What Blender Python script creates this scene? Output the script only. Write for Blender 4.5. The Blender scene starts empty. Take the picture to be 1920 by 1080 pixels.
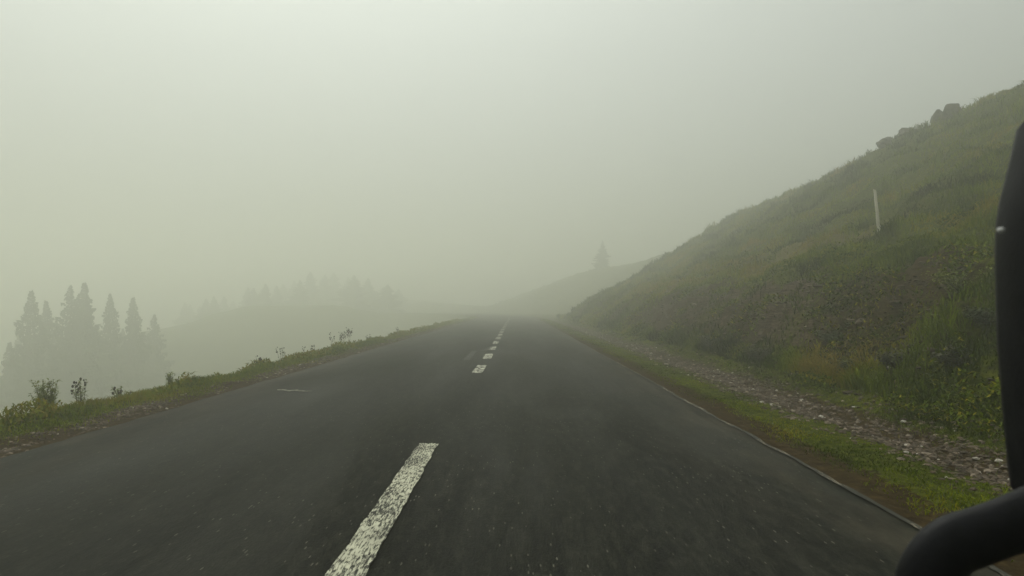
import bpy, math, random
import numpy as np
from mathutils import Vector, Matrix

random.seed(7)
rng = np.random.default_rng(11)
scene = bpy.context.scene
COL = scene.collection
R = math.radians

# ------------------------------------------------------------------ camera
FPX, VX, VY, CAMH = 1150.0, 967.0, 576.0, 1.35
cd = bpy.data.cameras.new("camera")
cam = bpy.data.objects.new("camera", cd)
COL.objects.link(cam)
cam.location = (0, 0, CAMH)
cam.rotation_euler = (R(90), 0, 0)
cd.sensor_width = 36
cd.lens = FPX / 1920 * 36
cd.shift_x = -(VX - 960) / 1920
cd.shift_y = (VY - 540) / 1920
cd.clip_start = 0.05
cd.clip_end = 2000
cd.dof.use_dof = True
cd.dof.focus_distance = 14
cd.dof.aperture_fstop = 4.6
scene.camera = cam

# ------------------------------------------------------------------ sky, sun, exposure
SUN_EL, SUN_AZ = R(68), R(-30)          # overcast: a soft bright patch ahead, a little left
w = bpy.data.worlds.new("World")
scene.world = w
w.use_nodes = True
nt = w.node_tree
bg = nt.nodes["Background"]
sky = nt.nodes.new("ShaderNodeTexSky")
sky.sky_type = 'NISHITA'
sky.sun_disc = False
sky.sun_elevation = SUN_EL
sky.sun_rotation = SUN_AZ
sky.dust_density = 4.0
hs = nt.nodes.new("ShaderNodeHueSaturation")
hs.inputs['Saturation'].default_value = 0.12
tint = nt.nodes.new("ShaderNodeMix")
tint.data_type = 'RGBA'
tint.blend_type = 'MULTIPLY'
tint.inputs[0].default_value = 1
tint.inputs[7].default_value = (0.94, 1.0, 0.94, 1)
nt.links.new(sky.outputs[0], hs.inputs['Color'])
nt.links.new(hs.outputs[0], tint.inputs[6])
# an overcast sky is brighter overhead than at the horizon
wtc = nt.nodes.new("ShaderNodeTexCoord"); wsep = nt.nodes.new("ShaderNodeSeparateXYZ")
wmr = nt.nodes.new("ShaderNodeMapRange")
wmr.inputs['From Min'].default_value = 0.0; wmr.inputs['From Max'].default_value = 1.0
wmr.inputs['To Min'].default_value = 0.55; wmr.inputs['To Max'].default_value = 2.3
wmul = nt.nodes.new("ShaderNodeVectorMath"); wmul.operation = 'SCALE'
nt.links.new(wtc.outputs['Generated'], wsep.inputs[0]); nt.links.new(wsep.outputs['Z'], wmr.inputs['Value'])
nt.links.new(tint.outputs[2], wmul.inputs[0]); nt.links.new(wmr.outputs[0], wmul.inputs['Scale'])
nt.links.new(wmul.outputs[0], bg.inputs[0])
bg.inputs[1].default_value = 0.10
sl = bpy.data.lights.new("sun", 'SUN')
sl.energy = 0.65
sl.angle = R(60)
sl.color = (1, 0.95, 0.80)
sun = bpy.data.objects.new("sun", sl)
COL.objects.link(sun)
sd = Vector((math.sin(SUN_AZ) * math.cos(SUN_EL), math.cos(SUN_AZ) * math.cos(SUN_EL), math.sin(SUN_EL)))
sun.rotation_euler = sd.to_track_quat('Z', 'Y').to_euler()
sun.location = sd * 100
vs = scene.view_settings
vs.view_transform = 'Standard'
vs.look = 'None'
vs.gamma = 1
vs.exposure = -0.06
scene.cycles.volume_bounces = 4
scene.cycles.max_bounces = 6
scene.cycles.diffuse_bounces = 3
scene.cycles.use_denoising = True

# ------------------------------------------------------------------ haze
FOG = 0.0150
def make_haze():
    x0, x1, y0, y1, z0, z1 = -330, 330, -60, 420, -34, 24
    v = [(x, y, z) for z in (z0, z1) for y in (y0, y1) for x in (x0, x1)]
    f = [(0, 2, 3, 1), (4, 5, 7, 6), (0, 1, 5, 4), (1, 3, 7, 5), (3, 2, 6, 7), (2, 0, 4, 6)]
    me = bpy.data.meshes.new("haze")
    me.from_pydata(v, [], f)
    o = bpy.data.objects.new("haze", me)
    COL.objects.link(o)
    m = bpy.data.materials.new("haze")
    m.use_nodes = True
    t = m.node_tree
    for n in list(t.nodes):
        if n.type != 'OUTPUT_MATERIAL':
            t.nodes.remove(n)
    pv = t.nodes.new("ShaderNodeVolumePrincipled")
    pv.inputs['Color'].default_value = (0.97, 0.97, 0.89, 1)
    pv.inputs['Density'].default_value = FOG
    pv.inputs['Anisotropy'].default_value = 0.72
    out = [n for n in t.nodes if n.type == 'OUTPUT_MATERIAL'][0]
    t.links.new(pv.outputs[0], out.inputs['Volume'])
    me.materials.append(m)
    o['kind'] = 'stuff'
    o['label'] = 'pale grey green fog filling the air over road and slope'
    o['category'] = 'fog'
make_haze()

# ------------------------------------------------------------------ noise
_T = np.random.default_rng(3).random((256, 256))
def vnoise(x, y, seed=0):
    x = np.asarray(x, float) + seed * 17.31
    y = np.asarray(y, float) + seed * 9.77
    xi = np.floor(x).astype(int); yi = np.floor(y).astype(int)
    u = x - xi; v = y - yi
    u = u * u * u * (u * (u * 6 - 15) + 10); v = v * v * v * (v * (v * 6 - 15) + 10)
    a = _T[xi % 256, yi % 256]; b = _T[(xi + 1) % 256, yi % 256]
    c = _T[xi % 256, (yi + 1) % 256]; d = _T[(xi + 1) % 256, (yi + 1) % 256]
    return (a * (1 - u) + b * u) * (1 - v) + (c * (1 - u) + d * u) * v
def fbm(x, y, seed=0, octs=4, gain=0.5):
    s = 0; a = 1; n = 0
    x = np.asarray(x, float); y = np.asarray(y, float)
    for o in range(octs):
        ca, sa = math.cos(o * 1.1), math.sin(o * 1.1)
        xx, yy = (x * ca - y * sa), (x * sa + y * ca)
        s = s + a * (vnoise(xx * 2 ** o, yy * 2 ** o, seed + o * 5) - 0.5)
        n += a; a *= gain
    return s / n * 2        # about -1..1
def sstep(a, b, x):
    t = np.clip((np.asarray(x, float) - a) / (b - a), 0, 1)
    return t * t * (3 - 2 * t)

# ------------------------------------------------------------------ the road's line and the land's shape
RX0, RX1 = -4.60, 2.50         # road edges left and right of the camera's line
RC = (RX0 + RX1) / 2
def centreline():
    P = [(RC, -25.0)]
    for yy in np.arange(-20, 78.01, 4.0): P.append((RC, yy))
    RR, cx, cy = 110.0, RC - 110.0, 78.0
    for a in np.arange(3, 33.1, 3): P.append((cx + RR * math.cos(R(a)), cy + RR * math.sin(R(a))))
    a = R(33); px, py = P[-1]
    for k in range(1, 30): P.append((px - math.sin(a) * 8 * k, py + math.cos(a) * 8 * k))
    return np.array(P)
CL = centreline()
def road_s(x, y):
    """signed distance from the road's middle (right positive), plus RC so it equals x on the straight"""
    x = np.asarray(x, float); y = np.asarray(y, float)
    best = np.full(x.shape, 1e9); sg = np.ones(x.shape)
    for i in range(len(CL) - 1):
        a = CL[i]; b = CL[i + 1]; d = b - a; L = d @ d
        t = np.clip(((x - a[0]) * d[0] + (y - a[1]) * d[1]) / L, 0, 1)
        dx = x - a[0] - t * d[0]; dy = y - a[1] - t * d[1]
        q = np.hypot(dx, dy)
        s = np.where(d[0] * dy - d[1] * dx > 0, -1.0, 1.0)
        m = q < best - 1e-9
        best = np.where(m, q, best); sg = np.where(m, s, sg)
    return best * sg + RC
PR = np.array([(-400, -27), (-90, -27), (-48, -24), (-30, -15.5), (-15, -6.6), (-9, -2.7), (-7.2, -1.0), (-6.5, -0.42), (-6.1, -0.12), (-5.7, -0.02), (-5.2, 0.0),
               (-4.75, -0.012), (-4.6, -0.016), (-4.45, -0.06), (2.36, -0.06), (2.5, -0.014), (2.62, -0.006), (3.2, 0.0), (3.7, -0.03), (4.1, -0.10), (4.6, -0.04), (5.0, 0.12),
               (5.5, 0.55), (6.2, 1.25), (7.0, 1.85), (8.0, 2.35), (9.5, 3.05), (11.2, 3.85), (15, 6.3), (20, 9.5), (23.5, 11.2), (28, 12.3), (36, 12.8), (60, 13), (400, 14)])
def H(x, y, s=None, fine=True):
    x = np.asarray(x, float); y = np.asarray(y, float)
    if s is None: s = road_s(x, y)
    rec = 7.5 * sstep(60, 76, y)                      # the slope steps back behind the first spur
    foot = 0.55 * fbm(y * 0.16, 0 * y, 21, 3)         # the foot of the bank wanders
    r = s > 4.6
    sh = np.where(r, (rec + foot) * sstep(4.6, 7.5 , s) , 0)
    se = s - np.where(r, np.minimum(sh, np.maximum(s - 4.8, 0)), 0)
    z = np.interp(se, PR[:, 0], PR[:, 1])
    far = np.interp(x, [-90, -50, -8, 2, 14, 32], [.7, .35, .12, .40, .74, 1.0]) * sstep(72, 92, y) + 1 - sstep(72, 92, y)
    z = np.where(s > 3.5, z * (far + (1 - far) * (1 - sstep(4, 9, s))), z)
    kn = 1.5 - 0.006 * (x + 50) ** 2 - 0.014 * (y - 140) ** 2 + 1.8 * fbm(x * .11, y * .11, 23, 3)
    z = np.where(s < -8, 0.5 * (z + kn + np.sqrt((z - kn) ** 2 + 6.0)) - .5 * np.sqrt(6.0) * np.exp(-np.abs(z - kn) / 8), z)
    up = sstep(5, 9, s)
    z = z + up * (0.9 * fbm(x * 0.07, y * 0.05, 2, 3) * sstep(8, 20, s))
    lm = sstep(6.3, 12, -s)
    z = z + lm * 1.2 * fbm(x * 0.08, y * 0.08, 5, 3)
    # cattle terraces, running along the slope
    tz = se * 1.25 + 1.1 * fbm(x * 0.25, y * 0.12, 7, 3)
    z = z + sstep(7.5, 9.5, s) * 0.15 * np.sin(tz * 2 * math.pi * 0.55) * (0.6 + 0.6 * fbm(x * .3, y * .1, 8, 2))
    if fine:
        off = np.maximum(sstep(2.5, 2.9, s), sstep(4.65, 4.95, -s))
        bank = sstep(4.8, 5.6, s) * (1 - 0.55 * sstep(7, 9, s))
        z = z + off * 0.035 * fbm(x * 2.2, y * 2.2, 9, 3)
        z = z + bank * (0.40 * fbm(x * 1.1, y * 0.8, 12, 4, 0.6) - 0.20 * np.abs(fbm(x * 2.6, y * 1.7, 13, 3)))
        z = z + bank * 0.10 * fbm(z * 6 + y * .5, y * 0.7, 14, 2)      # tilted beds of shale
        z = z + sstep(8, 10, s) * 0.28 * fbm(x * 1.3, y * 1.0, 15, 3)
        z = z + sstep(5.0, 5.6, -s) * (1 - sstep(7, 8, -s)) * 0.09 * fbm(x * 1.2, y * 0.7, 16, 3)
    return z
def ray(px, py, t0=2.0, t1=220.0):
    """where the sight line through a photo pixel meets the land"""
    t = np.geomspace(t0, t1, 2500)
    X = (px - VX) / FPX * t; Z = CAMH - (py - VY) / FPX * t
    d = Z - H(X, t)
    k = np.nonzero(d < 0)[0]
    if len(k) == 0: k = [int(np.argmin(d))]
    k = k[0]
    return Vector((X[k], t[k], float(H(X[k:k + 1], t[k:k + 1])[0])))
def on_ground(x, y): return Vector((x, y, float(H(np.array([x]), np.array([y]))[0])))

# ------------------------------------------------------------------ mesh and tag helpers
def mesh_np(name, V, F, mat, smooth=False, attrs=None, matidx=None):
    """F: (n,3) or (n,4) int array"""
    V = np.asarray(V, np.float32); F = np.asarray(F, np.int32)
    me = bpy.data.meshes.new(name)
    n, k = F.shape
    me.vertices.add(len(V)); me.vertices.foreach_set("co", V.ravel())
    me.loops.add(n * k); me.loops.foreach_set("vertex_index", F.ravel())
    me.polygons.add(n); me.polygons.foreach_set("loop_start", np.arange(0, n * k, k, dtype=np.int32))
    me.polygons.foreach_set("use_smooth", np.full(n, smooth))
    for an, (dom, arr) in (attrs or {}).items():
        at = me.attributes.new(an, 'FLOAT', dom)
        at.data.foreach_set("value", np.asarray(arr, np.float32))
    me.update(calc_edges=True)
    for m in (mat if isinstance(mat, list) else [mat]): me.materials.append(m)
    return me
def link(name, me, parent=None):
    o = bpy.data.objects.new(name, me)
    COL.objects.link(o)
    if parent: o.parent = parent
    return o
def tag(o, label=None, cat=None, group=None, kind=None):
    if label: o['label'] = label
    if cat: o['category'] = cat
    if group: o['group'] = group
    if kind: o['kind'] = kind
    return o
def empty(name, loc, label, cat, group=None, rz=0):
    o = bpy.data.objects.new(name, None)
    COL.objects.link(o)
    o.location = loc; o.rotation_euler.z = rz
    return tag(o, label, cat, group)
def copy_tree(o, parent=None):
    c = o.copy(); COL.objects.link(c); c.parent = parent
    for ch in list(o.children):
        if ch.name in bpy.data.objects: copy_tree(ch, c)
    return c
class MB:
    def __init__(s): s.v = []; s.f = []
    def tube(s, pts, rad, n=6, cap=True, flat=1.0, axis=None):
        pts = [Vector(p) for p in pts]; base = len(s.v)
        if not hasattr(rad, '__len__'): rad = [rad] * len(pts)
        for i, p in enumerate(pts):
            d = (pts[min(i + 1, len(pts) - 1)] - pts[max(i - 1, 0)]).normalized()
            u = Vector(axis) if axis else d.cross(Vector((0, 0, 1)))
            if u.length < 1e-3: u = Vector((1, 0, 0))
            u = (u - d * u.dot(d)).normalized(); v = d.cross(u)
            for k in range(n):
                a = 2 * math.pi * k / n
                s.v.append(p + (u * math.cos(a) * flat + v * math.sin(a)) * rad[i])
        for i in range(len(pts) - 1):
            for k in range(n):
                a = base + i * n + k; b = base + i * n + (k + 1) % n
                s.f.append((a, b, b + n, a + n))
        if cap:
            s.f.append(tuple(base + k for k in range(n))[::-1])
            e = base + (len(pts) - 1) * n
            s.f.append(tuple(e + k for k in range(n)))
    def face(s, *ps):
        b = len(s.v); s.v += [Vector(p) for p in ps]; s.f.append(tuple(range(b, b + len(ps))))
    def leaf(s, p, d, n, L, W):
        """a small folded leaf at p along d"""
        p = Vector(p); d = Vector(d).normalized(); sd_ = d.cross(n)
        if sd_.length < 1e-3: sd_ = Vector((1, 0, 0))
        sd_.normalize(); up = sd_.cross(d)
        m = p + d * L * 0.45; e = p + d * L - up * L * 0.15
        b = len(s.v)
        s.v += [p, m + sd_ * W * .5 + up * W * .12, e, m - sd_ * W * .5 + up * W * .12, m]
        s.f += [(b, b + 1, b + 2, b + 4), (b, b + 4, b + 2, b + 3)]
    def build(s, name, mat, parent=None, smooth=False):
        me = bpy.data.meshes.new(name)
        me.from_pydata([tuple(v) for v in s.v], [], s.f)
        if smooth: me.polygons.foreach_set("use_smooth", [True] * len(me.polygons))
        me.materials.append(mat)
        return link(name, me, parent)

# ------------------------------------------------------------------ material helper
class NT:
    def __init__(s, name, rough=0.9, spec=0.3):
        s.m = bpy.data.materials.new(name); s.m.use_nodes = True
        s.t = s.m.node_tree; s.b = s.t.nodes["Principled BSDF"]
        s.b.inputs['Roughness'].default_value = rough
        s.b.inputs['Specular IOR Level'].default_value = spec
    def n(s, typ, **kw):
        nd = s.t.nodes.new(typ)
        for k, v in kw.items(): setattr(nd, k, v)
        return nd
    def l(s, a, b): s.t.links.new(a, b)
    def pos(s, scale=(1, 1, 1), obj=False):
        if obj: src = s.n("ShaderNodeTexCoord").outputs['Object']
        else: src = s.n("ShaderNodeNewGeometry").outputs['Position']
        mp = s.n("ShaderNodeMapping"); mp.inputs['Scale'].default_value = scale
        s.l(src, mp.inputs[0]); return mp.outputs[0]
    def noise(s, scale, detail=4, rough=0.55, vec=None, dist=0):
        nd = s.n("ShaderNodeTexNoise"); nd.inputs['Scale'].default_value = scale
        nd.inputs['Detail'].default_value = detail; nd.inputs['Roughness'].default_value = rough
        nd.inputs['Distortion'].default_value = dist
        s.l(vec if vec is not None else s.pos(), nd.inputs['Vector']); return nd.outputs['Fac']
    def ramp(s, fac, stops, interp='LINEAR'):
        r = s.n("ShaderNodeValToRGB"); r.color_ramp.interpolation = interp
        el = r.color_ramp.elements
        while len(el) < len(stops): el.new(0.5)
        for e, (p, c) in zip(el, stops):
            e.position = p; e.color = (c, c, c, 1) if not hasattr(c, '__len__') else (*c, 1)
        s.l(fac, r.inputs[0]); return r.outputs[0]
    def mix(s, fac, a, b, mode='MIX'):
        m = s.n("ShaderNodeMix", data_type='RGBA', blend_type=mode)
        for i, x in ((0, fac), (6, a), (7, b)):
            if isinstance(x, (int, float)): m.inputs[i].default_value = x
            elif isinstance(x, tuple): m.inputs[i].default_value = (*x, 1)
            else: s.l(x, m.inputs[i])
        return m.outputs[2]
    def math(s, op, a, b=0.0, clamp=False):
        m = s.n("ShaderNodeMath", operation=op, use_clamp=clamp)
        for i, x in ((0, a), (1, b)):
            if isinstance(x, (int, float)): m.inputs[i].default_value = x
            else: s.l(x, m.inputs[i])
        return m.outputs[0]
    def attr(s, name):
        a = s.n("ShaderNodeAttribute"); a.attribute_name = name; return a.outputs['Fac']
    def bump(s, h, strength=0.5, dist=0.02):
        b = s.n("ShaderNodeBump"); b.inputs['Strength'].default_value = strength
        b.inputs['Distance'].default_value = dist
        s.l(h, b.inputs['Height']); s.l(b.outputs[0], s.b.inputs['Normal'])
    def col(s, c):
        if isinstance(c, tuple): s.b.inputs['Base Color'].default_value = (*c, 1)
        else: s.l(c, s.b.inputs['Base Color'])

# asphalt: dark binder, pale chips, worn wheel tracks, tar smears and hairline cracks
def mat_asphalt():
    m = NT("asphalt", 0.85, 0.08)
    big = m.noise(0.35, 3, vec=m.pos((1, 0.25, 1)))
    c = m.ramp(big, [(0.3, (0.008, 0.009, 0.005)), (0.7, (0.015, 0.015, 0.009))])
    tr = m.noise(1.0, 2, vec=m.pos((1.1, 0.02, 1)))
    c = m.mix(m.ramp(tr, [(0.42, 0.0), (0.60, 0.75)]), c, (0.008, 0.0085, 0.006))
    mott = m.noise(16, 5, 0.75, vec=m.pos((1, 0.30, 1)))
    c = m.mix(m.ramp(mott, [(0.38, 0.9), (0.5, 0.0)]), c, (0.004, 0.004, 0.003))
    c = m.mix(m.ramp(mott, [(0.5, 0.0), (0.66, 0.7)]), c, (0.036, 0.035, 0.025))
    sk = m.noise(6, 4, 0.7, vec=m.pos((1.4, 0.07, 1)))
    c = m.mix(m.ramp(sk, [(0.5, 0.0), (0.66, 0.35)]), c, (0.030, 0.030, 0.022))
    old = m.noise(0.55, 4, 0.6, vec=m.pos((1.0, 0.22, 1)), dist=.6)
    c = m.mix(m.ramp(old, [(0.50, 0.0), (0.56, 0.35)]), c, (0.040, 0.040, 0.034))
    fine = m.noise(70, 3, 0.7, vec=m.pos((1, 0.4, 1)))
    c = m.mix(m.ramp(fine, [(0.35, 0.55), (0.7, 0.0)]), c, (0.005, 0.005, 0.004))
    vo = m.n("ShaderNodeTexVoronoi"); vo.inputs['Scale'].default_value = 46
    m.l(m.pos((1, 0.24, 1)), vo.inputs['Vector'])
    sep = m.n("ShaderNodeSeparateColor"); m.l(vo.outputs['Color'], sep.inputs[0])
    pick = m.math('GREATER_THAN', sep.outputs[0], 0.86)
    chip = m.math('MULTIPLY', m.math('LESS_THAN', vo.outputs['Distance'], 0.22), pick)
    patch = m.ramp(m.noise(0.9, 3), [(0.40, 0.35), (0.60, 1.0)])
    c = m.mix(m.math('MULTIPLY', chip, patch), c, (0.11, 0.106, 0.08))
    # cracks
    v2 = m.n("ShaderNodeTexVoronoi", feature='DISTANCE_TO_EDGE'); v2.inputs['Scale'].default_value = 0.33
    warp = m.n("ShaderNodeVectorMath", operation='ADD'); nz = m.n("ShaderNodeTexNoise"); nz.inputs['Scale'].default_value = 1.6
    m.l(m.pos(), nz.inputs['Vector']); m.l(m.pos((1, .6, 1)), warp.inputs[0]); m.l(nz.outputs['Color'], warp.inputs[1])
    m.l(warp.outputs[0], v2.inputs['Vector'])
    cr = m.math('MULTIPLY', m.math('LESS_THAN', v2.outputs['Distance'], 0.006), m.ramp(m.noise(0.5, 2), [(0.5, 0.0), (0.6, 0.8)]))
    c = m.mix(cr, c, (0.010, 0.010, 0.009))
    # dust and fines washed along the edges
    e = m.attr("edge")
    dust = m.math('MULTIPLY', e, m.ramp(m.noise(2.2, 5, 0.7, vec=m.pos((1, .35, 1))), [(0.4, 0.0), (0.65, 0.7)]))
    c = m.mix(dust, c, (0.060, 0.050, 0.034))
    m.col(c)
    rg = m.ramp(m.noise(0.8, 4, vec=m.pos((1, .15, 1))), [(0.3, 0.62), (0.7, 0.88)])
    m.l(rg, m.b.inputs['Roughness'])
    m.bump(m.math('ADD', fine, mott), 0.7, 0.010)
    return m.m
def mat_paint(name, cover=0.5, colr=(0.50, 0.49, 0.40), alpha_fine=(60, 26), gap=(0.25, 0.45, 0.6)):
    m = NT(name, 0.8, 0.3)
    g = m.noise(alpha_fine[0], 4, 0.7, vec=m.pos((1, 0.20, 1)), dist=.4)
    b = m.noise(5, 3, 0.6, vec=m.pos((1, .5, 1)))
    k = m.math('ADD', m.math('MULTIPLY', g, 0.75), m.math('MULTIPLY', b, 0.25))
    f = m.ramp(k, [(cover - 0.045, 0.0), (cover + 0.045, 1.0)])
    f = m.math('MULTIPLY', f, m.ramp(m.noise(1.3, 3), [(gap[0], gap[2]), (gap[1], 1.0)]))
    worn = m.mix(m.noise(9, 3), (0.62 * colr[0], 0.62 * colr[1], 0.6 * colr[2]), colr)
    m.col(m.mix(f, (0.015, 0.015, 0.010), worn))
    m.bump(f, 0.6, 0.004)
    return m.m
def mat_ground():
    m = NT("soil_and_turf", 1.0, 0.04)
    veg, rock, dry = m.attr("veg"), m.attr("rock"), m.attr("dry")
    n1 = m.noise(9, 6, 0.65); n2 = m.noise(38, 4, 0.7)
    soil = m.ramp(n1, [(0.3, (0.014, 0.008, 0.003)), (0.5, (0.030, 0.020, 0.008)), (0.75, (0.062, 0.042, 0.016))])
    green = m.ramp(n1, [(0.3, (0.012, 0.017, 0.002)), (0.5, (0.040, 0.048, 0.003)), (0.72, (0.095, 0.100, 0.010))])
    dryc = m.ramp(n2, [(0.3, (0.060, 0.045, 0.015)), (0.7, (0.13, 0.105, 0.04))])
    st = m.noise(3.2, 6, 0.7, vec=m.pos((1.0, 0.45, 6.0)), dist=1.2)
    rk = m.ramp(st, [(0.36, (0.014, 0.010, 0.006)), (0.5, (0.050, 0.036, 0.022)), (0.60, (0.12, 0.090, 0.062)), (0.7, (0.04, 0.03, 0.02))])
    vb = m.math('ADD', veg, m.math('MULTIPLY', m.math('SUBTRACT', n1, 0.5), 1.6))
    c = m.mix(m.ramp(vb, [(0.38, 0.0), (0.56, 1.0)]), soil, green)
    db = m.math('ADD', dry, m.math('MULTIPLY', m.math('SUBTRACT', n2, 0.5), 1.4))
    c = m.mix(m.ramp(db, [(0.5, 0.0), (0.8, 0.75)]), c, dryc)
    rb = m.math('ADD', rock, m.math('MULTIPLY', m.math('SUBTRACT', m.noise(5, 5, .7), 0.5), 1.6))
    c = m.mix(m.ramp(rb, [(0.5, 0.0), (0.66, 1.0)]), c, rk)
    m.col(c)
    hgt = m.math('ADD', m.math('MULTIPLY', n1, 0.6), m.math('ADD', m.math('MULTIPLY', n2, 0.25), m.math('MULTIPLY', st, 0.5)))
    m.bump(hgt, 0.9, 0.06)
    return m.m
def mat_grass():
    m = NT("grass_blades", 0.9, 0.04)
    k = m.attr("tone")
    c = m.ramp(k, [(0.0, (0.016, 0.022, 0.002)), (0.3, (0.052, 0.078, 0.002)), (0.6, (0.140, 0.175, 0.003)), (0.8, (0.20, 0.170, 0.006)), (1.0, (0.21, 0.155, 0.030))])
    m.col(c)
    m.b.inputs['Subsurface Weight'].default_value = 0
    return m.m
def mat_leaf(name, a, b, rough=0.7):
    m = NT(name, rough, 0.25)
    m.col(m.mix(m.ramp(m.noise(7, 3, vec=m.pos(obj=True)), [(0.35, 0.0), (0.65, 1.0)]), a, b))
    return m.m
def mat_stone(name="stone", k=1.0):
    m = NT(name, 0.85, 0.3)
    t = m.attr("tone")
    c = m.ramp(t, [(0, (0.025 * k, 0.016 * k, 0.009 * k)), (0.5, (0.10 * k, 0.070 * k, 0.044 * k)), (0.82, (0.24 * k, 0.19 * k, 0.14 * k)), (1.0, (0.55, 0.52, 0.45))])
    c = m.mix(m.ramp(m.noise(30, 4), [(0.35, 0.5), (0.65, 0.0)]), c, (0.03, 0.025, 0.018))
    m.col(c); m.bump(m.noise(45, 4), 0.4, 0.01)
    return m.m
def mat_simple(name, a, b, scale=8, rough=0.85, bump=0.3, bs=30, vec=(1, 1, 1)):
    m = NT(name, rough, 0.3)
    m.col(m.mix(m.ramp(m.noise(scale, 5, .6, vec=m.pos(vec, obj=True)), [(0.35, 0.0), (0.65, 1.0)]), a, b))
    m.bump(m.noise(bs, 4, vec=m.pos(vec, obj=True)), bump, 0.01)
    return m.m
M_ASPH = mat_asphalt()
M_LINE = mat_paint("worn_lane_paint", 0.492, (0.56, 0.55, 0.42), (75, 0))
M_FAINT = mat_paint("faded_lane_paint", 0.56, (0.15, 0.145, 0.115), (30, 0), gap=(0.40, 0.55, 0.0))
M_FARLINE = mat_paint('far_lane_paint', 0.50, (0.50, 0.49, 0.39), (22, 0))
M_EDGE = mat_paint("worn_edge_paint", 0.53, (0.20, 0.17, 0.12), gap=(0.44, 0.54, 0.0))
M_GROUND = mat_ground()
M_GRASS = mat_grass()
M_STONE = mat_stone()
M_NEEDLE = mat_leaf("spruce_needles", (0.020, 0.034, 0.016), (0.036, 0.052, 0.022))
M_BARK = mat_simple("bark", (0.035, 0.026, 0.018), (0.075, 0.06, 0.042), 6)
M_HERB = mat_leaf("herb_leaf", (0.09, 0.125, 0.006), (0.18, 0.20, 0.014))
M_HERBD = mat_leaf("dark_herb_leaf", (0.03, 0.045, 0.012), (0.06, 0.07, 0.022))
M_STEM = mat_leaf("dry_stem", (0.06, 0.055, 0.02), (0.10, 0.08, 0.035))
M_HEAD = mat_leaf("seed_head", (0.025, 0.02, 0.012), (0.055, 0.04, 0.025))
M_BRUSH = mat_leaf("bank_shrub_leaf", (0.022, 0.026, 0.010), (0.06, 0.055, 0.022))
M_WOOD = mat_simple("weathered_wood", (0.45, 0.42, 0.34), (0.66, 0.63, 0.54), 12, 0.9, 0.5, 20, (1, 1, 0.12))
M_ROCK = mat_simple("boulder_rock", (0.055, 0.05, 0.042), (0.13, 0.115, 0.095), 3, 0.9, 0.7, 8)
M_BLACK = mat_simple("black_plastic", (0.004, 0.004, 0.005), (0.008, 0.008, 0.010), 40, 0.5, 0.1, 200)
M_BLACK.node_tree.nodes["Principled BSDF"].inputs["Specular IOR Level"].default_value = 0.16

# ------------------------------------------------------------------ land: one sheet
def axis(parts):
    a = [parts[0][0]]
    for lo, hi, st in parts:
        n = max(1, int(round((hi - lo) / st))); a += list(np.linspace(lo, hi, n + 1)[1:])
    return np.array(a)
gx = np.concatenate([axis([(-320, -120, 20), (-120, -40, 5), (-40, -12, 1.2), (-12, -7, .35), (-7, -4.4, .1), (-4.4, 2.4, .8), (2.4, 9, .07), (9, 14, .14), (14, 28, .3), (28, 60, 1.5), (60, 320, 20)])])
gy = axis([(-50, -4, 3), (-4, 2.5, .5), (2.5, 16, .085), (16, 30, .16), (30, 60, .4), (60, 150, 1.0), (150, 410, 12)])
GX, GY = np.meshgrid(gx, gy)
S = road_s(GX, GY)
GZ = H(GX, GY, S)
def veg_masks(x, y, s):
    z = fbm(x * 0.9, y * 0.6, 31, 4)
    veg = np.zeros_like(x) + 0.1
    veg = np.where(s > 2.5, sstep(2.75, 3.05, s) * 0.85, veg)                     # right verge
    veg = veg * (1 - 0.95 * (sstep(3.65, 3.85, s) - sstep(4.45, 4.75, s)))
    bankm = sstep(5.1, 5.7, s) * (1 - sstep(7.0, 8.3, s + 0.8 * z))
    nearfar = sstep(7, 11, y) * (1 - 0.55 * sstep(22, 34, y))
    veg = veg - bankm * (0.20 + 0.40 * nearfar + 0.45 * fbm(x * .5, y * .35, 33, 3))
    veg = np.where(s < -4.5, sstep(4.95, 5.5, -s) * 0.9, veg)
    veg = veg + 0.15 * z
    rock = bankm * (0.22 + 0.45 * fbm(x * .6, y * .3, 35, 3) + 0.28 * nearfar)
    dry = 0.18 + 0.55 * fbm(x * 0.22, y * 0.13, 37, 3) + 0.55 * sstep(7.2, 8.2, s) * (1 - sstep(10, 12.5, s)) * sstep(12, 20, y)
    return np.clip(veg, 0, 1), np.clip(rock, 0, 1), np.clip(dry, 0, 1)
vg, rk, dr = veg_masks(GX, GY, S)
ny, nx = GX.shape
idx = np.arange(ny * nx).reshape(ny, nx)
F = np.stack([idx[:-1, :-1], idx[:-1, 1:], idx[1:, 1:], idx[1:, :-1]], -1).reshape(-1, 4)
V = np.stack([GX, GY, GZ], -1).reshape(-1, 3)
land = link("hillside_ground", mesh_np("hillside_ground", V, F, M_GROUND, True,
            {"veg": ('POINT', vg.ravel()), "rock": ('POINT', rk.ravel()), "dry": ('POINT', dr.ravel())}))
tag(land, kind='structure')

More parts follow.
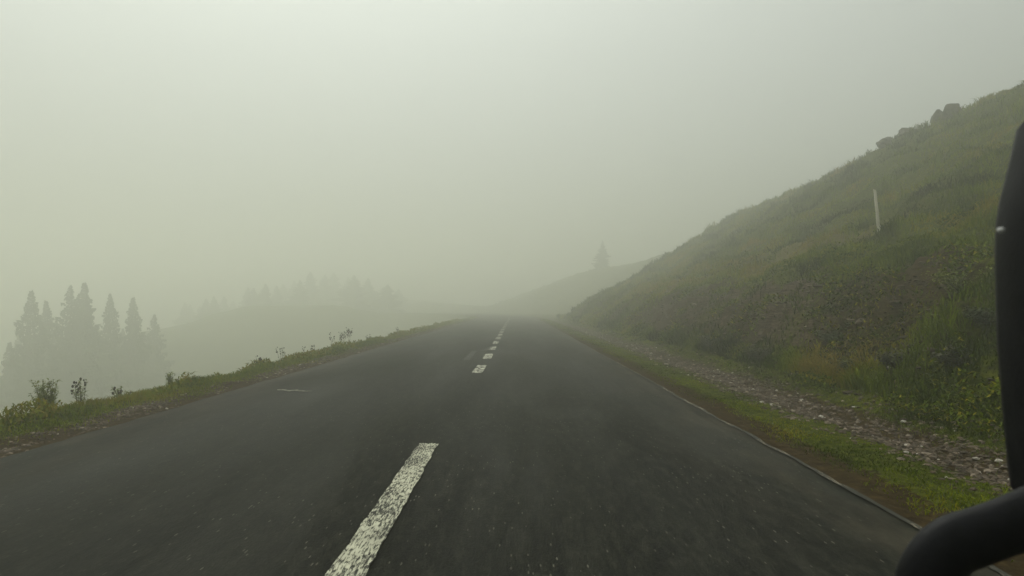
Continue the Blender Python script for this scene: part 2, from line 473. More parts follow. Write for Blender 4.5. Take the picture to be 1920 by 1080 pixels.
# ------------------------------------------------------------------ road
def resample(P, step):
    d = np.r_[0, np.cumsum(np.hypot(*np.diff(P, axis=0).T))]
    t = np.arange(0, d[-1], step)
    return np.stack([np.interp(t, d, P[:, 0]), np.interp(t, d, P[:, 1])], -1)
cl = np.concatenate([resample(CL, 0.12)[: int(70 / 0.12)], resample(CL, 1.0)[71:]])
tg = np.gradient(cl, axis=0); tg /= np.hypot(tg[:, 0], tg[:, 1])[:, None]
nr = np.stack([tg[:, 1], -tg[:, 0]], -1)
arc = np.r_[0, np.cumsum(np.hypot(*np.diff(cl, axis=0).T))]
hw = (RX1 - RX0) / 2
wl = 0.09 * fbm(arc * 0.25, 0 * arc, 41, 3) + 0.05 * fbm(arc * 1.9, 0 * arc, 42, 3)
wr = 0.05 * fbm(arc * 0.20, 0 * arc, 43, 3) + 0.028 * fbm(arc * 2.3, 0 * arc, 44, 4)
us = np.array([-1, -.93, -.8, -.6, -.3, 0, .3, .6, .8, .93, 1.0])
rows = []; edge = []; ev = []
for u in us:
    wob = np.where(u < 0, -wl * abs(u) ** 8, wr * abs(u) ** 8)
    off = u * hw + wob
    z = 0.03 * (1 - u * u) + 0.006 * fbm(arc * .4, off * .4 + 0 * arc, 45, 2)
    rows.append(np.stack([cl[:, 0] + nr[:, 0] * off, cl[:, 1] + nr[:, 1] * off, z], -1)); ev.append(np.full(len(arc), max(0, (abs(u) - .75) / .25)))
lo = rows[0].copy(); lo[:, 2] -= .12; hi = rows[-1].copy(); hi[:, 2] -= .12
rows = [lo] + rows + [hi]; ev = [ev[0]] + ev + [ev[-1]]
RV = np.stack(rows, 1); n, k = RV.shape[:2]
idx = np.arange(n * k).reshape(n, k)
F = np.stack([idx[:-1, :-1], idx[:-1, 1:], idx[1:, 1:], idx[1:, :-1]], -1).reshape(-1, 4)
road = link("road", mesh_np("road", RV.reshape(-1, 3), F, M_ASPH, True, {"edge": ('POINT', np.stack(ev, 1).ravel())}))
tag(road, kind='structure')
def road_z(x): 
    u = (x - RC) / hw
    return 0.03 * (1 - u * u)
def strip(name, y0, y1, xa, xb, mat, seed, rag=0.012, step=0.06, lift=0.010):
    """a painted marking: xa(y), xb(y) are its sides; ragged ends and sides"""
    ys = np.arange(y0, y1 + 1e-6, step); m = 9
    V = []
    fa = rag * fbm(ys * 6, 0 * ys, seed, 3); fb = rag * fbm(ys * 6, 0 * ys, seed + 1, 3)
    for i, yy in enumerate(ys):
        for j in range(m):
            u = j / (m - 1)
            x = (xa(yy) + fa[i]) * (1 - u) + (xb(yy) + fb[i]) * u
            e = 0
            if i == 0: e = 0.04 * random.random()
            if i == len(ys) - 1: e = -0.04 * random.random()
            V.append((x, yy + e, road_z(x) + lift))
    idx = np.arange(len(ys) * m).reshape(len(ys), m)
    F = np.stack([idx[:-1, :-1], idx[:-1, 1:], idx[1:, 1:], idx[1:, :-1]], -1).reshape(-1, 4)
    o = link(name, mesh_np(name, V, F, mat, True)); tag(o, kind='structure'); return o
def cx(y): return -0.835 + 0.10 * float(sstep(8, 16, y)) - .02 * float(sstep(20, 40, y))
HF = FPX * CAMH
dashes = [(1.6, 5.93), (12.25, 13.9)]
yy = 15.6
while yy < 74: dashes.append((yy, yy + 1.75)); yy += 3.2
for i, (a, b) in enumerate(dashes):
    wd = 0.105 if i else 0.095
    strip("lane_marking", a, b, lambda y: cx(y) - wd, lambda y: cx(y) + wd, M_FARLINE if i else M_LINE, 60 + i, step=0.03 if i == 0 else .08)
for (pa, pb) in (((868, 678), (885, 660)), ((902, 660), (918, 652))):
    ya, yb = HF / (pa[1] - VY), HF / (pb[1] - VY)
    xa_, xb_ = (pa[0] - VX) / FPX * ya, (pb[0] - VX) / FPX * yb
    strip("faded_marking", ya, yb, lambda y: xa_ + (xb_ - xa_) * (y - ya) / (yb - ya), lambda y: xa_ + .16 + (xb_ - xa_) * (y - ya) / (yb - ya), M_FAINT, 90)
def rex(y):
    t = np.interp(y + 0.0, cl[:, 1][: int(100 / 0.12)], (cl[:, 0] + hw + wr)[: int(100 / 0.12)]); return float(t)
strip("edge_line", 1.5, 76, lambda y: rex(y) - .055, lambda y: rex(y) - .012 , M_EDGE, 95, rag=.02, step=.1)

# ------------------------------------------------------------------ grass: far too many blades to count
def blades(name, X, Y, h, wdt, tone, lean=0.5, label=None, lift=0):
    n = len(X)
    Z = H(X, Y) - 0.01 + lift
    a = rng.random(n) * 2 * math.pi; la = rng.random(n) * 2 * math.pi
    ln = h * lean * (0.3 + rng.random(n))
    side = np.stack([np.cos(a), np.sin(a), 0 * a], -1) * (wdt / 2)[:, None]
    b = np.stack([X, Y, Z], -1)
    dv = np.stack([np.cos(la) * ln, np.sin(la) * ln, h], -1)
    mid = b + dv * np.array([0.35, 0.35, 0.6]); tip = b + dv
    tip[:, 2] -= ln * 0.35
    V = np.stack([b - side, b + side, mid - side * .75, mid + side * .75, tip], 1).reshape(-1, 3)
    o = (np.arange(n) * 5)[:, None]
    T = np.concatenate([o + np.array([0, 1, 3]), o + np.array([0, 3, 2]), o + np.array([2, 3, 4])], 1).reshape(-1, 3)
    me = mesh_np(name, V, T, M_GRASS, False, {"tone": ('FACE', np.repeat(np.clip(tone, 0, 1), 3))})
    ob = link(name, me); tag(ob, label, 'grass', kind='stuff'); return ob
def scatter(n, x0, x1, y0, y1, power):
    """points thinning out with distance along the road"""
    u = rng.random(n)
    if power == 1: y = y0 * (y1 / y0) ** u
    else:
        q = 1 - power; y = (y0 ** q + u * (y1 ** q - y0 ** q)) ** (1 / q)
    return x0 + (x1 - x0) * rng.random(n), y
# left verge
X, Y = scatter(90000, -6.75, -4.72, 2.6, 85, 1.15)
s = X
dens = sstep(4.68, 5.30, -s + 0.30 * fbm(X * 1.5, Y * .8, 51, 3)) * (0.35 + 0.65 * sstep(-.35, .2, fbm(X * 2.2, Y * 1.3, 52, 3)))
k = rng.random(len(X)) < dens; X, Y = X[k], Y[k]
cl_ = 0.5 + 0.5 * fbm(X * 1.6, Y * 1.1, 53, 3)
h = (0.04 + 0.12 * cl_ * sstep(4.95, 5.8, -X)) * (0.6 + .7 * rng.random(len(X)))
wd = 0.006 + 0.00075 * Y
tone = 0.54 + 0.40 * fbm(X * .9, Y * .5, 54, 3) + 0.2 * (rng.random(len(X)) - .5) + .25 * (rng.random(len(X)) > .93)
blades("verge_grass", X, Y, h, wd, tone, 0.7, 'rough green grass along the outer edge of the left verge')
X, Y = scatter(60000, -6.5, -5.15, 2.6, 60, 1.1)
pk = fbm(X * 1.9, Y * 1.3, 67, 3)
k = rng.random(len(X)) < sstep(-.05, .35, pk) * sstep(5.2, 5.8, -X); X, Y, pk = X[k], Y[k], pk[k]
blades("verge_weeds", X, Y, (0.03 + 0.03 * rng.random(len(X))) * (1 + Y / 25), 0.016 + .0012 * Y, 0.42 + .35 * rng.random(len(X)) + .3 * pk, 1.6,
       'ragged fringe of low leafy green weeds on top of the left verge', (0.03 + .17 * sstep(0, .5, pk)) * rng.random(len(X)))
# right verge and the ditch
X, Y = scatter(110000, 2.62, 5.5, 2.6, 70, 1.2)
band = 1 - (sstep(3.55, 3.8, X + .12 * fbm(X, Y * .7, 55, 2)) - sstep(4.3, 4.65, X + .15 * fbm(X, Y * .7, 56, 2)))
dens = sstep(2.58, 2.88, X + .15 * fbm(X * 2, Y * 1.2, 57, 3)) * (0.06 + 0.94 * band) * (0.25 + 0.75 * sstep(-.3, .2, fbm(X * 2.2, Y * 1.6, 58, 3)))
k = rng.random(len(X)) < dens; X, Y = X[k], Y[k]
h = (0.016 + 0.034 * (0.5 + .5 * fbm(X * 1.6, Y * 1.1, 59, 3))) * (0.6 + .8 * rng.random(len(X))) * (1 + .8 * sstep(4.4, 4.9, X))
wd = 0.005 + 0.0007 * Y
tone = 0.38 + 0.6 * fbm(X * 1.1, Y * .7, 60, 4) + 0.34 * (rng.random(len(X)) - .5)
blades("ditch_grass", X, Y, h, wd, tone, 0.9, 'short yellow green turf between the asphalt and the stony ditch')
# bank and slope
X, Y = scatter(420000, 0.10, 1.0, 4.0, 75, 1.0)
S_ = 5.0 + (rng.random(len(X)) ** 1.5) * 21.0
X = S_
view = (X / Y) < 0.90
X, Y = X[view], Y[view]
vgm, rkm, drm = veg_masks(X, Y, X)
dens = np.clip(vgm * 1.15 - .1, 0.0, 1) * (0.25 + 0.75 * sstep(-.3, .25, fbm(X * 1.4, Y * 1.1, 61, 3)))
k = rng.random(len(X)) < dens; X, Y, drm = X[k], Y[k], drm[k]
D = np.hypot(X, Y)
cl_ = sstep(-.35, .6, fbm(X * 1.5, Y * 1.2, 62, 3))
h = (0.05 + 0.20 * cl_) * (0.6 + .8 * rng.random(len(X))) * (1 + D / 60)
wd = 0.006 + 0.0009 * D
tone = 0.33 + 0.85 * fbm(X * .45, Y * .35, 63, 4) + 0.25 * (rng.random(len(X)) - .5) + 0.45 * drm - .04
tz = X * 1.25 + 1.1 * fbm(X * .25, Y * .12, 7, 3)
tone = tone + .20 * np.sin(tz * 2 * math.pi * .55 + .8) * sstep(7.5, 10, X)
blades("slope_grass", X, Y, h, wd, tone, 0.7, 'tussocky dull green pasture grass covering the slope above the bank')
print("blades", len(X))

X, Y = scatter(150000, 0.1, 1.0, 4.0, 40, 1.0)
X = 4.75 + (rng.random(len(X)) ** 1.2) * 6.5
pk = fbm(X * 1.1, Y * .8, 65, 3)
k = (X / Y < .9) & (rng.random(len(X)) < sstep(.10, .45, pk) * .45); X, Y, pk = X[k], Y[k], pk[k]
D = np.hypot(X, Y)
lift = 0.22 * sstep(.08, .5, pk) * rng.random(len(X))
h = (0.016 + 0.022 * rng.random(len(X))) * (1 + D / 12)
tn = 0.14 + .28 * rng.random(len(X)) + .30 * fbm(X * .6, Y * .5, 66, 2)
tn = np.where(rng.random(len(X)) > .87, .78, tn)
blades("bank_herbs", X, Y, h, 0.014 + .0014 * D, tn, 2.2, 'dark leafy herbs growing in clumps over the cut bank', lift)

# ------------------------------------------------------------------ stones
def ico():
    t = (1 + 5 ** .5) / 2
    v = np.array([(-1, t, 0), (1, t, 0), (-1, -t, 0), (1, -t, 0), (0, -1, t), (0, 1, t), (0, -1, -t), (0, 1, -t), (t, 0, -1), (t, 0, 1), (-t, 0, -1), (-t, 0, 1)], float)
    f = np.array([(0, 11, 5), (0, 5, 1), (0, 1, 7), (0, 7, 10), (0, 10, 11), (1, 5, 9), (5, 11, 4), (11, 10, 2), (10, 7, 6), (7, 1, 8), (3, 9, 4), (3, 4, 2), (3, 2, 6), (3, 6, 8), (3, 8, 9), (4, 9, 5), (2, 4, 11), (6, 2, 10), (8, 6, 7), (9, 8, 1)])
    return v / np.linalg.norm(v[0]), f
IV, IF = ico()
def stones(name, X, Y, size, flat, tone, label, sink=0.4):
    n = len(X); Z = H(X, Y)
    V = IV[None] * (0.75 + 0.5 * rng.random((n, 12, 1)))
    sc = np.stack([0.9 + .7 * rng.random(n), 0.6 + .6 * rng.random(n), flat * (0.6 + .7 * rng.random(n))], -1) * size[:, None]
    V = V * sc[:, None]
    a = rng.random(n) * 6.283; t = (rng.random(n) - .5) * .7
    ct, st_ = np.cos(t), np.sin(t)
    y, z = V[..., 1] * ct[:, None] - V[..., 2] * st_[:, None], V[..., 1] * st_[:, None] + V[..., 2] * ct[:, None]
    x = V[..., 0]; ca, sa = np.cos(a)[:, None], np.sin(a)[:, None]
    V = np.stack([x * ca - y * sa, x * sa + y * ca, z], -1) + np.stack([X, Y, Z + size * flat * (0.5 - sink)], -1)[:, None]
    T = (IF[None] + (np.arange(n) * 12)[:, None, None]).reshape(-1, 3)
    me = mesh_np(name, V.reshape(-1, 3), T, M_STONE, False, {"tone": ('FACE', np.repeat(np.clip(tone, 0, 1), 20))})
    o = link(name, me); tag(o, label, 'gravel', kind='stuff'); return o
def stone_tones(n):
    t = 0.06 + 0.52 * rng.random(n); t[rng.random(n) > .91] = .80; t[rng.random(n) > .982] = .95; return t
X, Y = scatter(42000, 3.3, 5.3, 2.8, 45, 1.0)
c0 = 4.08 + .18 * fbm(Y * .3, 0 * Y, 71, 2)
k = rng.random(len(X)) < np.exp(-((X - c0) / .50) ** 2) * .95 * (.45 + .55 * sstep(-.4, .1, fbm(X, Y * .5, 72, 3))); X, Y = X[k], Y[k]
stones("ditch_gravel", X, Y, 0.011 + .022 * rng.random(len(X)) ** 2.5 + .0004 * Y, 0.72, stone_tones(len(X)), 'loose broken stones lying in the ditch on the right')
X, Y = scatter(13000, -5.45, -4.62, 2.8, 50, 1.0)
k = rng.random(len(X)) < np.exp(-((X + 4.95) / .26) ** 2) * (.2 + .8 * sstep(-.3, .2, fbm(X, Y * .5, 73, 3))); X, Y = X[k], Y[k]
stones("shoulder_gravel", X, Y, 0.008 + .020 * rng.random(len(X)) ** 2.5 + .0005 * Y, 0.55, stone_tones(len(X)), 'small pale stones strewn along the left road shoulder')
X, Y = scatter(24000, 4.8, 8.2, 4.5, 40, 1.0)
vgm, rkm, drm = veg_masks(X, Y, X)
k = rng.random(len(X)) < np.clip(rkm * .55 + .06 * (1 - vgm) + .12 * (X < 5.6), 0, 1) * sstep(-.3, .3, fbm(X * 1.3, Y * 1.3, 74, 3)); X, Y = X[k], Y[k]
tn = stone_tones(len(X)) * .75
stones("bank_scree", X, Y, 0.016 + .05 * rng.random(len(X)) ** 3 + .0008 * Y, 0.4, tn, 'small shale fragments scattered over the cut bank')

# single stones that stand out
def rock(name, loc, size, mat, label, cat, flat=0.7, seed=0, group=None, sub=2, cutd=.62):
    import bmesh
    bm = bmesh.new(); bmesh.ops.create_icosphere(bm, subdivisions=sub + 1, radius=1)
    r = random.Random(seed); ph = [r.random() * 10 for _ in range(9)]
    planes = [Vector((r.uniform(-1, 1), r.uniform(-1, 1), r.uniform(-.3, 1))).normalized() for _ in range(10)]
    for v in bm.verts:
        p = v.co.copy()
        for pl in planes:
            d = p.dot(pl) - cutd
            if d > 0: p -= pl * d * 0.95
        p *= 1 + 0.07 * math.sin(p.x * 5 + ph[0]) * math.sin(p.y * 4 + ph[1]) + 0.06 * math.sin(p.z * 11 + ph[2] + p.x * 7) + r.uniform(-.035, .035)
        v.co = Vector((p.x * size[0], p.y * size[1], p.z * size[2]))
    me = bpy.data.meshes.new(name); bm.to_mesh(me); bm.free()
    at = me.attributes.new("tone", 'FLOAT', 'FACE'); at.data.foreach_set("value", [flat] * len(me.polygons))
    me.materials.append(mat)
    o = link(name, me); o.location = loc; o.rotation_euler = (r.uniform(-.2, .2), r.uniform(-.2, .2), r.random() * 3)
    tag(o, label, cat, group); return o
for i, (px, py, sz, tn, lab) in enumerate([
        (1577, 706, .055, 1.0, 'bright white stone lying on the grass below the bank'),
        (1667, 690, .040, .9, 'small pale stone higher on the dark foot of the bank'),
        (1612, 606, .13, .60, 'brownish slab of shale jutting from the middle of the bank'),
        (1302, 572, .13, .8, 'pale flat shale slab at the far top of the cut bank'),
        (1748, 707, .05, .9, 'pale stone half hidden in dark growth near the vehicle mirror'),
        (1640, 817, .040, 1.0, 'white stone among the ditch gravel beside the near turf'),
        (1250, 684, .07, .95, 'pale stone at the far end of the ditch gravel'),
        (1872, 865, .045, .95, 'large pale stone in the ditch gravel beside the vehicle mirror'),
        (1515, 790, .035, .8, 'grey stone at the turf edge of the ditch gravel')]):
    p = ray(px, py)
    rock("stone", p + Vector((0, 0, sz * .15)), (sz, sz * .7, sz * .45), M_STONE, lab, 'stone', tn, 20 + i)
# boulders on the crest
for i, (px, py, sx, sz, lab) in enumerate([
        (1661, 266, .62, .50, 'small dark pointed boulder, lowest of those on the hill crest'),
        (1701, 251, .62, .36, 'low flat boulder on the crest between the pointed one and the pair'),
        (1758, 232, .60, .66, 'dark boulder leaning against the tallest one on the crest'),
        (1785, 215, .72, .72, 'tall blocky boulder, highest on the hill crest')]):
    t = np.geomspace(20, 70, 1500); Xl = (px - VX) / FPX * t
    el = (H(Xl, t) - CAMH) / t; k = int(np.argmax(el))
    g = Vector((Xl[k], t[k], float(H(Xl[k:k + 1], t[k:k + 1])[0])))
    print('crest', px, tuple(g), 'skyline y', VY - el[k] * FPX)
    rock("boulder", g + Vector((0, 0, sz * .30)), (sx * .80, sx * .7, sz * .78), M_ROCK, lab, 'boulder', .5, 52 + i, cutd=.46)

# ------------------------------------------------------------------ conifers
def make_conifer(h, rbase, seed, nb, ragged=0.25):
    r = random.Random(seed)
    t = empty("spruce_tree", (0, 0, 0), 'spruce', 'tree')
    tr = MB(); pts = [(0.02 * h * math.sin(k * 1.3 + seed) * .25, 0.02 * h * math.cos(k * 1.7 + seed) * .2, h * k / 10) for k in range(11)]
    tr.tube(pts, [max(0.012, 0.019 * h * (1 - k / 10.2)) for k in range(11)], 7)
    tr.build("trunk", M_BARK, t, True)
    c = MB()
    gaps = [(r.uniform(.1, .85), r.uniform(0, 6.28)) for _ in range(7)]
    for b in range(nb):
        f = (b + r.random() * .6) / nb                 # 0 low, 1 top
        z = h * (0.05 + 0.945 * f); a = b * 2.399 + r.uniform(-.3, .3)
        L = rbase * (1 - f) ** 0.92 * r.uniform(1 - ragged, 1 + ragged * .6) + 0.004 * h
        L *= 0.55 + 0.85 * float(vnoise(f * 16 + seed * 3, a % 6.283 * 1.3, 9))
        tk = 0.28 + 0.72 * min(1, (1 - f) * 2.6)
        for gz, ga in gaps:
            if abs(f - gz) < .04 and abs((a - ga + 3.14) % 6.28 - 3.14) < .9: L *= .5
        droop = -0.42 + 0.75 * f
        d = Vector((math.cos(a), math.sin(a), 0)); sdv = Vector((-d.y, d.x, 0))
        seg = max(3, int(L / 0.30))
        for k in range(seg):
            u = (k + .5) / seg
            p = Vector((0, 0, z)) + d * L * u + Vector((0, 0, L * (droop * u * 0.6 + 0.16 * u * u)))
            wdt = L * 0.30 * (1 - .6 * u) * r.uniform(.7, 1.25) + .10 * tk
            for sg in (-1, 1):
                q = p + sdv * sg * wdt + d * wdt * .45 + Vector((0, 0, -wdt * r.uniform(.2, .7)))
                nn = (d * r.uniform(.15, .24) + Vector((0, 0, r.uniform(-.05, .05)))) * tk
                c.face(p - nn, q, p + nn * 1.3)
                m_ = p + (q - p) * r.uniform(.3, .7)
                hang = Vector((r.uniform(-.08, .08), r.uniform(-.08, .08), -r.uniform(.25, .60))) * tk
                nn *= 1.0
                c.face(m_ - nn * .8, m_ + hang + sdv * sg * .05, m_ + nn * .9)
        e = Vector((0, 0, z)) + d * L * 1.08 + Vector((0, 0, L * (droop * .6 + .2)))
        b0 = Vector((0, 0, z)) + d * L * .6 + Vector((0, 0, L * (droop * .36 + .06)))
        c.face(b0 + sdv * .12, e, b0 - sdv * .12)
        c.face(b0 + Vector((0, 0, .12)), e, b0 - Vector((0, 0, .14)))
    c.build("crown", M_NEEDLE, t)
    return t
protos = [make_conifer(20, 3.7, 1, 420), make_conifer(20, 3.2, 2, 460, .35), make_conifer(20, 4.2, 3, 400, .4)]
used = [False] * 3
def plant(kind, loc, sc, rz, label, group=None, wide=1.0):
    if not used[kind]: o = protos[kind]; used[kind] = True
    else: o = copy_tree(protos[kind])
    o.location = loc; o.scale = (sc * wide, sc * wide, sc); o.rotation_euler = (random.uniform(-.010, .010), random.uniform(-.010, .010), rz)
    tag(o, label, 'tree', group); return o
def tree_at(px, ytop, dist, kind, label, group=None, wide=1.0):
    X = (px - VX) / FPX * dist; ztop = CAMH + (VY - ytop) / FPX * dist
    g = on_ground(X, dist); h = ztop - g.z + .3
    return plant(kind, (X, dist, g.z - .3), h / 20, random.random() * 6, label, group, wide * 20 / h * (0.55 + .45 * h / 20))
G = 'spruces rising out of the valley on the left'
for px, yt, d, kd, lab, wd in [
        (60, 543, 48, 0, 'leftmost foggy spruce with a broad ragged crown below the road', 1.0),
        (86, 562, 52, 1, 'shorter spruce tucked just right of the leftmost one', .9),
        (131, 533, 50, 2, 'tall spruce, left one of the close pair with the highest tips', .85),
        (157, 528, 50, 1, 'tallest narrow spruce, right one of the close pair', 1.0),
        (210, 549, 53, 0, 'slender pointed spruce standing right of the tallest pair', .85),
        (247, 556, 54, 1, 'slim spruce, right neighbour of the slender pointed one', .95),
        (292, 588, 58, 2, 'low faint spruce at the right end of the left clump', .9),
        (20, 640, 50, 1, 'small low spruce at the far left margin', .9)]:
    tree_at(px, yt, d * 1.62, kd, lab, G, wd * random.uniform(1.3, 1.65))
for px, yt, d, kd in ((40, 620, 57, 2), (108, 600, 58, 0), (183, 610, 57, 1), (228, 615, 60, 2), (270, 622, 62, 0)):
    tree_at(px, yt, d * 1.7, kd, 'faint spruce filling the gaps behind the front row of the left clump', 'spruces behind the left clump', 1.3)
for i in range(26):
    px = 345 + i * 16 + random.uniform(-8, 8); d = random.uniform(160, 205)
    yt = 503 + 62 * min(1, abs(px - 600) / 240) ** 1.3 + random.uniform(-6, 16) + (d - 128) * .1
    tree_at(px, yt, d, i % 3, 'barely visible spruce in the foggy wood beyond the left verge', 'distant spruces nearly lost in the fog', 1.9)
p = ray(1130, 494, 60); print('far tree', tuple(p))
t = np.geomspace(60, 200, 900); Xl = (1130 - VX) / FPX * t; el = (H(Xl, t) - CAMH) / t; kk = int(np.argmax(el)); print('far crest y', VY - el[kk] * FPX, t[kk])
tree_at(1130, 450, float(t[kk]) - 3, 2, 'lone small bushy conifer on the faint ridge ahead', None, 0.75)

# ------------------------------------------------------------------ weeds on the left verge
def weed(loc, hgt, nst, spread, leafy, heads, label, seed, cat='weed', lm=M_HERB, name='weed', leafsize=.055):
    r = random.Random(seed)
    t = empty(name, loc, label, cat, 'weeds standing on the left verge')
    st = MB(); lf = MB(); hds = []
    for i in range(nst):
        a = r.random() * 6.28; hh = hgt * r.uniform(.55, 1); ln = spread * r.uniform(.2, 1)
        bx, by = r.uniform(-.4, .4) * spread, r.uniform(-.4, .4) * spread
        P = [Vector((bx + math.cos(a) * ln * (k / 5) ** 1.6, by + math.sin(a) * ln * (k / 5) ** 1.6, hh * k / 5)) for k in range(6)]
        st.tube(P, [.0045 * (1.15 - k / 6) for k in range(6)], 4)
        for _ in range(leafy):
            u = r.random() ** .8; k = min(4, int(u * 5)); p = P[k].lerp(P[k + 1], u * 5 - k)
            b = r.random() * 6.28
            lf.leaf(p, (math.cos(b), math.sin(b), r.uniform(-.2, .8)), Vector((0, 0, 1)), leafsize * r.uniform(.6, 1.4) * (1.25 - .5 * u), leafsize * .45)
        for _ in range(heads):
            u = r.uniform(.6, 1); k = min(4, int(u * 5)); p = P[k].lerp(P[k + 1], u * 5 - k); b = r.random() * 6.28
            e = p + Vector((math.cos(b), math.sin(b), r.uniform(.5, 1.3))) * hgt * r.uniform(.04, .14)
            st.tube([p, e], [.002, .0018], 3)
            rr = r.uniform(.009, .018)
            hd = MB(); hds.append(hd)
            hd.tube([e - Vector((0, 0, rr)), e - Vector((0, 0, rr * .2)), e + Vector((0, 0, rr * .8)), e + Vector((0, 0, rr * 1.5))], [rr * .4, rr, rr * .9, rr * .3], 6)
    st.build("stem", M_STEM, t)
    if lf.f: lf.build("foliage", lm, t)
    for hd in hds: hd.build("seed_head", M_HEAD, t)
    return t
def verge_pt(px, X=-6.0):
    Y = X / ((px - VX) / FPX); return on_ground(X, Y)
for i, (px, X, hh, ns, sp, lf, hd, lab, lm) in enumerate([
        (86, -6.05, .52, 34, .20, 44, 0, 'dense bushy green weed, the biggest plant on the left verge', M_HERB),
        (152, -6.05, .46, 9, .10, 22, 2, 'loose leafy weed just right of the biggest bushy one', M_HERB),
        (30, -6.2, .26, 8, .14, 8, 0, 'low straggly weed at the left end of the verge', M_HERB),
        (58, -6.2, .26, 8, .12, 8, 0, 'low weed touching the left side of the biggest bushy one', M_HERB),
        (222, -6.05, .24, 12, .14, 18, 1, 'short spreading weed between the loose leafy weed and the bright clump', M_HERB),
        (318, -6.0, .32, 18, .10, 20, 0, 'small bright green clump alone in the middle of the left verge', M_HERB),
        (485, -6.0, .30, 7, .10, 6, 2, 'short weed just left of the dark leaning stalk', M_HERBD),
        (528, -6.0, .50, 4, .12, 18, 3, 'dark upright leafy stalk leaning right on the verge', M_HERBD),
        (570, -6.0, .38, 1, .04, 3, 5, 'thin single bare stalk right of the dark leafy stalk', M_HERBD),
        (590, -6.0, .48, 3, .09, 5, 5, 'stiff dark weed between the bare stalk and the tall seedy stems', M_HERBD),
        (622, -6.0, .60, 2, .06, 3, 7, 'tall sparse stem with tiny seed heads, left of the dense seedy clump', M_HERBD),
        (642, -6.05, .60, 6, .16, 6, 8, 'wide cluster of tall stems dotted with seed heads', M_HERBD),
        (655, -6.0, .66, 3, .07, 14, 11, 'tallest dark stalk crowded with seed heads on the verge', M_HERBD),
        (690, -6.0, .32, 6, .12, 6, 2, 'low dark tuft right of the tall seedy stalks', M_HERBD),
        (745, -5.95, .52, 2, .07, 4, 7, 'isolated thin stalk with dark heads farthest along the verge', M_HERBD)]):
    weed(verge_pt(px, X) - Vector((0, 0, .02)), hh, ns, sp, lf, hd, lab, 200 + i, lm=lm)

# ------------------------------------------------------------------ shrubs and tall grass clumps on the bank
def shrub(loc, rad, hgt, label, seed, mat=M_BRUSH, n=900):
    r = random.Random(seed)
    t = empty("bank_shrub", loc, label, 'shrub', 'low shrubs growing on the bank')
    st = MB(); lf = MB()
    for i in range(14):
        a = r.random() * 6.28; ln = rad * r.uniform(.4, 1); hh = hgt * r.uniform(.5, 1)
        P = [Vector((math.cos(a) * ln * (k / 4), math.sin(a) * ln * (k / 4), hh * (k / 4) ** .7)) for k in range(5)]
        st.tube(P, [.007 * (1.2 - k / 4.5) for k in range(5)], 4)
        for _ in range(n // 14):
            u = r.random() ** .6 * 3.99; k = int(u); p = P[k].lerp(P[k + 1], u - k) + Vector((r.gauss(0, .13), r.gauss(0, .13), r.gauss(0, .09))) * rad
            b = r.random() * 6.28
            lf.leaf(p, (math.cos(b), math.sin(b), r.uniform(-.5, .8)), Vector((0, 0, 1)), r.uniform(.03, .07), .03)
    st.build("stem", M_STEM, t); lf.build("foliage", mat, t)
    return t
for i, (px, py, rad, hg, lab, mt) in enumerate([
        (1330, 652, .34, .34, 'dark brown shrub at the foot of the far bank', M_BRUSH),
        (1425, 676, .34, .30, 'dark shrub at the bank foot, right of the dark brown one', M_BRUSH),
        (1600, 700, .26, .26, 'green leafy shrub low on the bank near the white stone', M_HERBD),
        (1680, 690, .30, .30, 'wide dark shrub covering the foot of the near bank', M_BRUSH),
        (1790, 690, .26, .26, 'dark shrub beside the vehicle mirror low on the bank', M_BRUSH),
        (1800, 545, .45, .35, 'bright green bushy clump high on the near bank under the post', M_HERB),
        (1555, 640, .28, .22, 'small green shrub in the middle of the stony bank', M_HERBD),
        (1850, 610, .28, .25, 'dark green shrub on the bank just left of the vehicle mirror', M_HERBD)]):
    shrub(ray(px, py) - Vector((0, 0, .03)), rad, hg, lab, 300 + i, mt)

# ------------------------------------------------------------------ fence post
def post():
    g = ray(1649, 431); print('post', tuple(g))
    d = g.y; h = 75 / FPX * d
    b = MB(); n = 8; lx = -9 / FPX * d
    P = [(lx * k / 8 + .006 * math.sin(k * 2), 0, -0.15 + (h + .15) * k / 8) for k in range(9)]
    b.tube(P, [.046 * (1.05 - .03 * k) for k in range(9)], 5)
    top = len(b.v) - 5
    for k in range(5): b.v[top + k].z += .03 * math.cos(k * .7) - .02
    o = b.build("fence_post", M_WOOD)
    o.location = g
    tag(o, 'pale weathered wooden post leaning slightly left on the grassy slope', 'post')
post()

# ------------------------------------------------------------------ twig on the road
tw = MB(); ta = Vector(((520 - VX) / FPX * 9.75, 9.75, .02)); tb = Vector(((585 - VX) / FPX * 9.58, 9.58, .02))
P = [ta.lerp(tb, k / 6) + Vector((0, .008 * math.sin(k * 1.9), .006 * math.sin(k * 2.4) + road_z(-3.4))) for k in range(7)]
tw.tube(P, [.006, .009, .010, .009, .008, .006, .003], 6)
tw.tube([P[3], P[3] + Vector((.05, .05, .012))], [.005, .002], 5)
o = tw.build("twig", mat_simple("pale_twig", (.28, .26, .21), (.40, .38, .32), 20)); tag(o, 'thin pale bare twig lying across the left lane', 'twig')

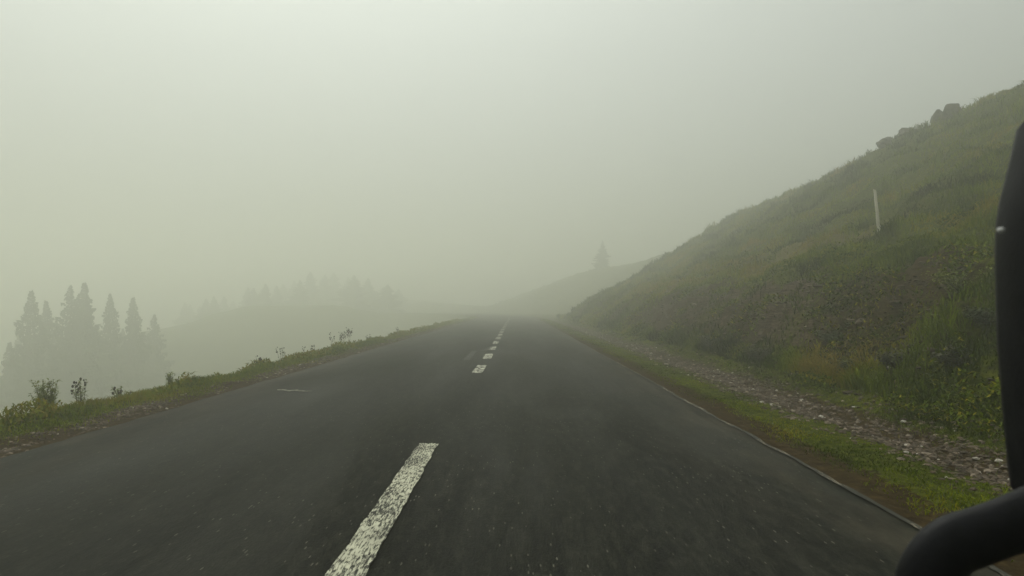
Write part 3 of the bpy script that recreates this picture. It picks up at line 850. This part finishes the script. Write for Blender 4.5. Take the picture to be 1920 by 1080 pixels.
# ------------------------------------------------------------------ the vehicle's own mirror, at the right margin
def mirror():
    D = 0.80
    def P3(px, py, d=D): return Vector(((px - VX) / FPX * d, d, CAMH - (py - VY) / FPX * d))
    root = empty("wing_mirror", P3(1930, 950), 'tall black vehicle mirror on a thick curved arm at the right edge', 'mirror')
    base = root.location.copy()
    prof = [(222, 1919), (240, 1912), (290, 1901), (340, 1888), (380, 1877), (420, 1871), (480, 1869), (560, 1871), (640, 1874), (720, 1880), (800, 1887), (870, 1894), (915, 1900), (940, 1912)]
    mb = MB(); n = 20
    rings = []
    for i, (py, xl) in enumerate(prof):
        xr = 2120 - (30 if i in (0, len(prof) - 1) else 0)
        a = P3(xl - 6, py, D + .075); b = P3(xr, py, D + .075)
        cxm = (a.x + b.x) / 2; hwid = (b.x - a.x) / 2
        th = 0.055 if 0 < i < len(prof) - 1 else .035
        ring = []
        for k in range(n):
            t = 2 * math.pi * k / n; ct, st_ = math.cos(t), math.sin(t)
            e = 0.45
            ring.append(len(mb.v))
            mb.v.append(Vector((cxm + hwid * math.copysign(abs(ct) ** e, ct), D + .045 + th * math.copysign(abs(st_) ** .6, st_), a.z)) - base)
        rings.append(ring)
    for i in range(len(rings) - 1):
        for k in range(n):
            mb.f.append((rings[i][k], rings[i][(k + 1) % n], rings[i + 1][(k + 1) % n], rings[i + 1][k]))
    mb.f.append(tuple(rings[0])); mb.f.append(tuple(rings[-1])[::-1])
    mb.build("housing", M_BLACK, root, True)
    arm = MB()
    pts = [(1985, 955, 66), (1930, 972, 58), (1880, 990, 55), (1830, 1008, 56), (1785, 1025, 58), (1752, 1062, 60), (1735, 1110, 60), (1728, 1180, 58), (1725, 1280, 56)]
    # smooth path
    PP = [P3(x, y) for x, y, r_ in pts]; RR = [r_ / FPX * D for _, _, r_ in pts]
    Q = []; QR = []
    for i in range(len(PP) - 1):
        p0, p1, p2, p3 = PP[max(i - 1, 0)], PP[i], PP[i + 1], PP[min(i + 2, len(PP) - 1)]
        for s_ in range(5):
            t = s_ / 5
            Q.append(0.5 * ((2 * p1) + (p2 - p0) * t + (2 * p0 - 5 * p1 + 4 * p2 - p3) * t * t + (3 * p1 - p0 - 3 * p2 + p3) * t ** 3))
            QR.append(RR[i] * (1 - t) + RR[i + 1] * t)
    Q.append(PP[-1]); QR.append(RR[-1])
    arm.tube([q - base for q in Q], QR, 18, flat=0.55, axis=(0, 1, 0))
    arm.build("arm", M_BLACK, root, True)
    highlight_spot = MB(); p = P3(1874, 432, D - .005) - base  # small pale stud added to stand in for a highlight on the housing
    highlight_spot.tube([p, p + Vector((0, -.004, 0)), p + Vector((0, -.006, 0))], [.004, .004, .002], 10)
    highlight_spot.build("highlight_spot", mat_simple("highlight_grey", (.3, .3, .3), (.45, .45, .44), 30, .4), root)
mirror()
